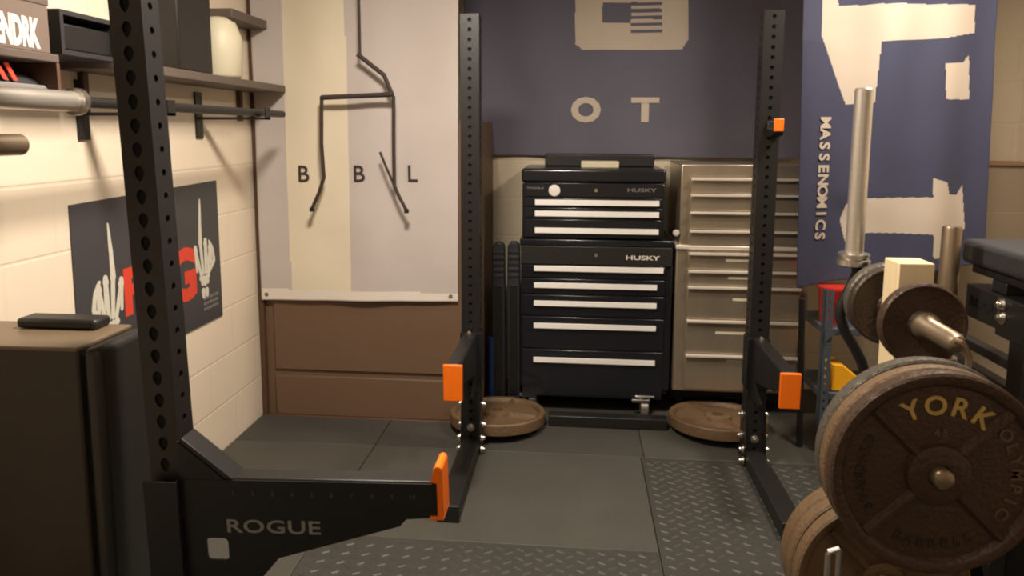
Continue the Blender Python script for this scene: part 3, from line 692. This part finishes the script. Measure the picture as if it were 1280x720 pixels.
# white banner on the boarding
BY = PY-.035; PB = (.004, 9, 1.2, .003, 21, 2)
t = thing('white_banner', (-1.0, BY, .58), 'white fabric banner with grommets hanging over the brown boarding', 'banner')
bl = at(327, 375, y=BY); br = at(572, 378, y=BY)
M['bang'] = mat('banner_grey_band', (186, 176, 170), .8, var=.04); M['banc'] = mat('banner_cream_band', (216, 204, 180), .8, var=.03)  # grey and cream vertical bands of the banner
zh = at(450, 364, y=BY).z
x1, x2, x3 = at(362, 300, y=BY).x, at(438, 300, y=BY).x, at(566, 300, y=BY).x
R_ = [([(-2, zh), (x1, zh), (x1, 3), (-2, 3)], 'bang'), ([(x1, zh), (x2, zh), (x2, 3), (x1, 3)], 'banc'), ([(x2, zh), (x3+.05, zh), (x3+.05, 3), (x2, 3)], 'bang')]
cloth('cloth', ((bl.x, 2.28), (br.x+.015, 2.28), (br.x, br.z), (bl.x, bl.z)), BY, PB, 'bannerw', R_, t)
mb = MB()
for px, py in ((333, 368), (563, 371)):
    g = at(px, py, y=BY); mb = MB().lathe([(.0035, .001), (.005, .003), (.009, .001), (.009, -.001)], Matrix.Translation((g.x, BY+fold(g.x, g.z, PB)-.002, g.z)) @ FACE, 16); mb.build('grommet', 'browntrim', t)
mb = MB()
for px, s in ((380, 'B'), (449, 'B'), (515, 'L')): text(mb, s, .075, Xf(px, 227, BY), .0004, 1.0, .01)
on_cloth(mb, 0, PB).build('lettering', 'bannerdk', t)
# bent black frame hanging in front of the banner
FY = 3.09
t = thing('hanging_bar_frame', (-.97, FY, 1.0), 'thin black steel frame with two splayed legs hanging before the banner', 'cable attachment')
pp = lambda *a: [at(x, y, y=FY) for x, y in a]
MB().tube(pp((402, 120), (402, 180), (405, 222), (399, 240), (390, 261)), .008).build('leg', 'bannerdk', t)
MB().tube(pp((492, 120), (492, 180), (493, 232), (499, 246), (508, 263)), .008).build('leg', 'bannerdk', t)
MB().tube(pp((475, 190), (484, 212), (492, 230)), .006).build('brace', 'bannerdk', t)
MB().tube(pp((402, 122), (492, 118)), .011).build('crossbar', 'bannerdk', t)
q = at(450, 70, y=FY)
MB().tube(pp((447, 68), (480, 94), (490, 118)), .010).build('arm', 'bannerdk', t)
MB().tube([q, Vector((q.x, FY, CE-.002))], .006).build('hanger', 'bannerdk', t)
mb = MB()
for a in ((390, 261), (508, 263)):
    c = at(*a, y=FY); MB().cyl(c+Vector((0, 0, -.012)), c+Vector((0, 0, .006)), .011).build('rubber_tip', 'blackpl', t)
mb.bm.free()

# centre flag
CYF = 3.765; PC = (.010, 7, 3, .006, 17, -4)
t = thing('wall_flag', (.2, CYF, 1.26), 'wide slate-blue flag above the tool chests with a cream emblem', 'flag')
emb = pxz([(719, -60), (860, -60), (860, 50), (852, 62), (728, 62), (719, 55)], CYF)
reg = [(emb, 'cream'), (pxz([(753, 3), (789, 3), (789, 28), (753, 28)], CYF), 'slate')]
for k in range(5): reg.append((pxz([(789, 2+k*8.6), (828, 2+k*8.6), (828, 6.2+k*8.6), (789, 6.2+k*8.6)], CYF), 'slate'))
reg.append((pxz([(753, 28), (789, 28), (789, 31), (753, 31)], CYF), 'cream'))
a0 = at(576, 0, y=CYF); b0 = at(740, 197, y=CYF)
cloth('cloth', ((a0.x, 2.30), (at(1006, 0, y=CYF).x, 2.30), (at(1003, 197, y=CYF).x, b0.z), (a0.x+.06, b0.z+.01)), CYF, PC, 'slate', reg, t, .005)
mb = MB()
text(mb, 'O', .116, Xf(732, 151, CYF), .0004, 1.12, .05); text(mb, 'T', .116, Xf(806, 151, CYF), .0004, 1.35, .04)
on_cloth(mb, 0, PC).build('lettering', 'cream', t)
MB().cyl((-.66, CYF, 2.31), (1.24, CYF, 2.31), .012).build('hanging_rod', 'blackpl', t)
# right flag
RYF = 3.12; PR = (.018, 11, 1.5, .010, 24, 1)
t = thing('wall_flag', (1.34, RYF, .7), 'tall navy flag with vertical lettering hanging at the right', 'flag')
A = pxz([(1031, -60), (1048, -60), (1050, 6), (1222, 5), (1222, 40), (1180, 48), (1100, 52), (1092, 128), (1060, 130), (1028, 45)], RYF)
Bq = pxz([(1052, 275), (1060, 255), (1085, 248), (1163, 246), (1163, 222), (1183, 228), (1186, 243), (1197, 244), (1206, 232), (1209, 287), (1185, 292), (1183, 322), (1163, 322), (1163, 292), (1085, 291), (1058, 302)], RYF)
Cq = pxz([(1181, 80), (1205, 78), (1214, 68), (1215, 124), (1181, 124)], RYF)
tl = at(1003, 0, y=RYF); bl = at(993, 358, y=RYF); brr = at(1232, 330, y=RYF); trr = at(1247, 0, y=RYF)
cloth('cloth', ((tl.x, 2.28), (trr.x, 2.28), (brr.x, brr.z), (bl.x, bl.z)), RYF, PR, 'navy', [(A, 'cream'), (Bq, 'cream'), (Cq, 'cream')], t, .004)
mb = MB()
e = at(1030, 302, y=RYF); s0 = at(1027, 146, y=RYF)
L = (s0.z-e.z); X = frame(((e.x+s0.x)/2-.018, RYF, (s0.z+e.z)/2), (0, 0, -1), (1, 0, 0))
word = 'MASSENOMICS'
for i, ch in enumerate(word):
    text(mb, ch, .045, frame(((e.x+s0.x)/2-.020, RYF, s0.z-L*(i+.5)/len(word)), (0, 0, -1), (1, 0, 0)), .0004, 1.05, .03)
on_cloth(mb, 0, PR, .006).build('lettering', 'cream', t)
MB().cyl((.94, RYF, 2.29), (1.75, RYF, 2.29), .012).build('hanging_rod', 'blackpl', t)

# ------------------------------------------------------------------ poster on the left wall
PXX = WL+.006
t = thing('poster', (WL, 2.4, .6), 'charcoal poster of two skeleton hands and red letters on the left wall', 'poster')
MB().prism([(1.962, .832-.235), (2.832, .590), (2.830, 1.166), (1.964, 1.150)], -.005, frame((PXX, 0, 0), (0, 1, 0), (0, 0, 1))).build('sheet', 'poster', t)
PF = lambda y, z, m=1: frame((PXX+.0004, y, z), (0, 1, 0), (0, 0, 1)) @ Matrix.Diagonal((m, 1, 1, 1))
def skeleton_hand(y, z, k, mirror):
    mb = MB(); X = PF(y, z, mirror) @ Matrix.Diagonal((k, k, 1, 1))
    cnt = [0]
    def cap(p, q, a, b):
        cnt[0] += 1; mb.prism(capsule(p, q, a*1.08, b*1.08), .0005+.00006*cnt[0], X)
    cnt[0] = 0
    for i, (bx, kx, ky) in enumerate(((-.028, -.062, .175), (-.010, -.022, .205), (.010, .016, .195), (.028, .052, .175))):
        cap((bx, .075), (kx, ky), .0085, .010)
        cap((kx, ky), (kx*.95, ky-.002), .013, .013)
    # raised middle finger
    cap((-.022, .215), (-.019, .275), .0115, .0085); cap((-.019, .283), (-.015, .333), .009, .0065); cap((-.015, .340), (-.012, .378), .0065, .0035)
    # curled fingers
    for kx, ky in ((-.062, .175), (.016, .195), (.052, .175)):
        cap((kx, ky+.012), (kx+.004, ky-.045), .010, .008); cap((kx+.004, ky-.052), (kx+.006, ky-.085), .008, .0065)
    # thumb across
    cap((.035, .075), (.078, .110), .010, .009); cap((.080, .118), (.070, .165), .009, .007); cap((.068, .170), (.046, .200), .007, .005)
    for x, yy in ((-.030, .055), (-.012, .050), (.008, .050), (.026, .056), (-.020, .033), (.0, .030), (.019, .034)): cap((x, yy), (x+.002, yy+.004), .010, .010)
    cap((-.016, .0), (-.016, -.02), .013, .010); cap((.012, .0), (.012, -.02), .011, .009)
    return mb
skeleton_hand(2.115, .695, 1.0, -1).build('skeleton_hand', 'bone', t)
skeleton_hand(2.70, .728, .98, 1).build('skeleton_hand', 'bone', t)
mb = MB(); text(mb, 'F', .145, PF(2.232, .762), .0008, 1.0, .05); text(mb, 'G', .185, PF(2.548, .730), .0008, .95, .05); mb.build('lettering', 'red', t)
mb = MB()
for r in range(3):
    y = 2.685
    while y < 2.80: wd = random.uniform(.012, .03); mb.prism(rrect(y, y+wd, .690-r*.022, .702-r*.022, .002, 2), .0006, PF(0, 0)); y += wd+.006
mb.build('small_print', 'greyprint', t)

# ------------------------------------------------------------------ compact fridge lower left
FR = at(96, 435, y=1.44); fx, fz = FR.x, FR.z
t = thing('compact_fridge', (-1.3, 1.55, 0), 'dark box-shaped compact fridge with a rounded charcoal door at lower left', 'fridge')
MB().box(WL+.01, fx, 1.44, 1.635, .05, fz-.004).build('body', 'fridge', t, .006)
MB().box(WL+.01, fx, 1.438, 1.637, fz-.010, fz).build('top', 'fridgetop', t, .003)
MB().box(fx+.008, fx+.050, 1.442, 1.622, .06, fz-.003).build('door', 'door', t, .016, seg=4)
MB().box(fx-.004, fx+.010, 1.455, 1.618, .06, fz-.02).build('door_seal', 'hole', t)
for x in (WL+.05, fx-.03): MB().box(x-.02, x+.02, 1.46, 1.64, MT-.01, .052).build('foot', 'blackpl', t)
p = at(50, 400, z=fz+.001); q = at(152, 400, z=fz+.001)
tag(MB().box(p.x, q.x, 1.570, 1.632, fz+.001, fz+.026).build('flat_black_case', 'blackpl', bevel=.008), 'flat black case lying at the back of the fridge top', 'case')

# ------------------------------------------------------------------ wall shelves upper left
SF = -1.26                      # front of the shelves
def ws(px, py): return at(px, py, x=SF)
z1 = ws(40, 68).z; ye = ws(74, 68).y
t = thing('wall_shelf', (-1.38, 1.7, z1), 'upper grey-brown wall shelf holding the lettered carton', 'shelf')
MB().box(WL+.001, SF, .9, ye, z1-.012, z1+.008).build('board', 'shelfm', t, .003)
MB().box(WL+.001, SF, ye-.01, ye, z1-.10, z1-.012).build('bracket', 'browntrim', t, .002)
b1 = ws(72, 25)
t = thing('lettered_carton', (-1.37, 1.5, z1+.009), 'grey-brown carton with tall pale lettering on the upper wall shelf', 'box')
MB().box(WL+.02, SF-.012, 1.0, ye-.012, z1+.0085, b1.z+.045).build('carton', 'boxgrey', t, .003)
MB().box(WL+.018, SF-.010, .99, ye-.010, b1.z+.030, b1.z+.050).build('lid', 'shelfm', t, .002)
mb = MB(); text(mb, 'TENDRK', .062, frame((SF-.0118, ye-.05, z1+.022), (0, 1, 0), (0, 0, 1)), .0006, .44, .05, align='RIGHT'); mb.build('lettering', 'white', t)
# second shelf with shoes
z2 = ws(40, 112).z
t = thing('wall_shelf', (-1.38, 1.7, z2), 'lower grey-brown wall shelf just above the silver barbell', 'shelf')
MB().box(WL+.001, SF, .9, ye-.01, z2-.018, z2).build('board', 'shelfm', t, .003)
def shoe(yy, label):
    t = thing('striped_shoe', (SF-.07, yy, z2), label, 'shoe', 'shoes on the lower wall shelf')
    n = 14; mb = MB(); sec = []
    for i in range(n+1):
        u = i/n; y = yy-.13+.26*u
        wd = .040*(math.sin(PI*min(1, max(0, .08+.84*u)))**.45)*(1.0 if u > .45 else .86); h = .062 if u < .28 else .062-.032*min(1, (u-.28)/.38)
        if u > .9: h *= .8
        sec.append([(SF-.07+wd*math.cos(a)*(1 if a < PI else 1), y, z2+.012+max(0, h*math.sin(a))) for a in [PI*k/8 for k in range(9)]])
    vs = [p for s in sec for p in s]; fs = []
    for i in range(n):
        for k in range(8): fs.append((i*9+k, i*9+k+1, (i+1)*9+k+1, (i+1)*9+k))
    fs += [tuple(range(9)), tuple(range(n*9, n*9+9))[::-1]]
    mb.add(vs, fs).build('upper', 'darkcloth', t)
    MB().prism([(-.132, 0), (-.125, .016), (.125, .014), (.137, .006), (.13, 0)], -.084, frame((SF-.028, yy, z2+.0005), (0, 1, 0), (0, 0, 1)) @ Matrix.Translation((0, 0, 0))).build('sole', 'greyprint', t, .003)
    mb = MB()
    for k in range(3):
        X = frame((SF-.0285, yy-.03+k*.028, z2+.02), (0, 1, 0), (0, 0, 1))
        mb.prism([(0, 0), (.013, 0), (-.012, .038), (-.025, .038)], .003, X)
    mb.build('stripes', 'red', t)
shoe(ws(14, 90).y+.010, 'dark shoe with red-orange stripes on the lower wall shelf')
tag(MB().box(SF-.16, SF-.03, ws(14, 90).y+.155, ws(74, 95).y, z2+.0005, z2+.062).build('pink_grey_box', mat('pink_grey_card', (128, 100, 94), .7), bevel=.004), 'pinkish grey box beside the striped shoe', 'box')
# silver barbell along the wall
zb = ws(40, 124).z; yb0 = ws(86, 124).y
t = thing('wall_barbell', (SF+.01, 1.5, zb), 'silver barbell stored level along the left wall under the shelves', 'barbell')
MB().cyl((SF+.01, .9, zb), (SF+.01, yb0, zb), .025, None, 28).build('sleeve', 'barsteel', t)
MB().cyl((SF+.01, yb0, zb), (SF+.01, yb0+.02, zb), .034, None, 28).build('collar', 'chrome', t)
MB().cyl((SF+.01, yb0+.02, zb+.0), (SF+.01, 2.95, zb+.0), .0145, None, 20).build('shaft', 'blackpl', t)
for i, y in enumerate((1.05, 2.05, 2.72)):
    t = thing('bar_holder', (WL+.002, y, zb-.06), ['black wall hook carrying the barbell, left of the shelves end', 'black wall hook carrying the barbell, above the poster', 'black wall hook carrying the barbell, nearest the corner'][i], 'bar hook', 'hooks under the wall barbell')
    r = .026 if i == 0 else .0155
    MB().box(WL+.001, WL+.008, y-.025, y+.025, zb-.10, zb+.08).build('back_plate', 'steel', t, .001)
    MB().box(WL+.008, SF+.05, y-.02, y+.02, zb-r-.012, zb-r-.002).build('arm', 'steel', t, .001)
    MB().box(SF+.044, SF+.05, y-.02, y+.02, zb-r-.012, zb+.02).build('lip', 'steel', t, .001)
# lower storage bar at far left
z3 = ws(10, 181).z
t = thing('wall_barbell', (SF, 1.3, z3), 'second grey barbell low on the left wall, cut by the frame', 'barbell')
MB().cyl((SF+.005, .8, z3), (SF+.005, ws(22, 181).y, z3), .024, None, 24).build('sleeve', 'oldsteel', t)
MB().box(WL+.001, SF+.04, 1.02, 1.05, z3-.04, z3-.0255).build('wall_bracket', 'steel', t, .002)
# dark cubby boxes further along the wall
a, b_ = at(76, 40, x=-1.30), at(140, 40, x=-1.30)
t = thing('wall_locker', (-1.4, 2.1, a.z-.05), 'small black open locker fixed high on the wall beyond the shelves', 'locker')
zt, zl = at(76, 17, x=-1.30).z, at(76, 61, x=-1.30).z
mb = MB(); mb.box(WL+.001, -1.30, a.y, b_.y+.02, zl-.012, zl); mb.box(WL+.001, -1.30, a.y, b_.y+.02, zt, zt+.012); mb.box(WL+.001, -1.30, a.y, a.y+.012, zl, zt); mb.box(WL+.001, -1.30, b_.y+.008, b_.y+.02, zl, zt)
mb.box(WL+.001, WL+.01, a.y, b_.y+.02, zl, zt)
mb.build('case', 'darkcloth', t)
mb = MB().box(WL+.02, -1.31, a.y+.015, b_.y+.005, zl+.002, zt-.02); mb.build('dark_lining', 'blackpl', t, .004)
t = thing('wall_shelf', (-1.38, 2.5, zl), 'long brown-grey wall shelf rail beyond the locker', 'shelf')
ya, yb_ = b_.y+.03, PY-.04
MB().box(WL+.001, -1.32, ya, yb_, zl-.03, zl+.0).build('board', 'shelfm', t, .003)
for y in (ya+.1, yb_-.1): MB().box(WL+.001, WL+.02, y-.012, y+.012, zl-.16, zl-.03).build('bracket', 'browntrim', t, .002)
c0_, c1_ = at(222, 30, x=-1.34), at(264, 30, x=-1.34)
tag(MB().box(WL+.01, -1.34, c0_.y, c1_.y, zl+.0005, CE-.18).build('tall_black_case', 'blackpl', bevel=.006), 'tall black case on the long wall shelf', 'case')
e0 = at(278, 45, x=-1.40)
tag(MB().lathe([(0, 0), (.070, 0), (.082, .012), (.085, .16), (.065, .215), (.03, .235), (0, .238)], Matrix.Translation((-1.405, e0.y-.02, zl+.0005)), 32).build('white_jug', 'whitepl', smooth=60), 'rounded off-white tub on the long wall shelf near the corner', 'tub')
g0, g1 = at(290, 14, x=-1.40), at(318, 26, x=-1.40)
tag(MB().box(WL+.001, -1.40, g0.y, PY-.03, g1.z-.02, g1.z+.02).build('storage_rail', 'shelfm', bevel=.004), 'grey-brown rail high in the left back corner', 'rail')

for o in list(bpy.data.objects):
    if '_o' in o: del o['_o']
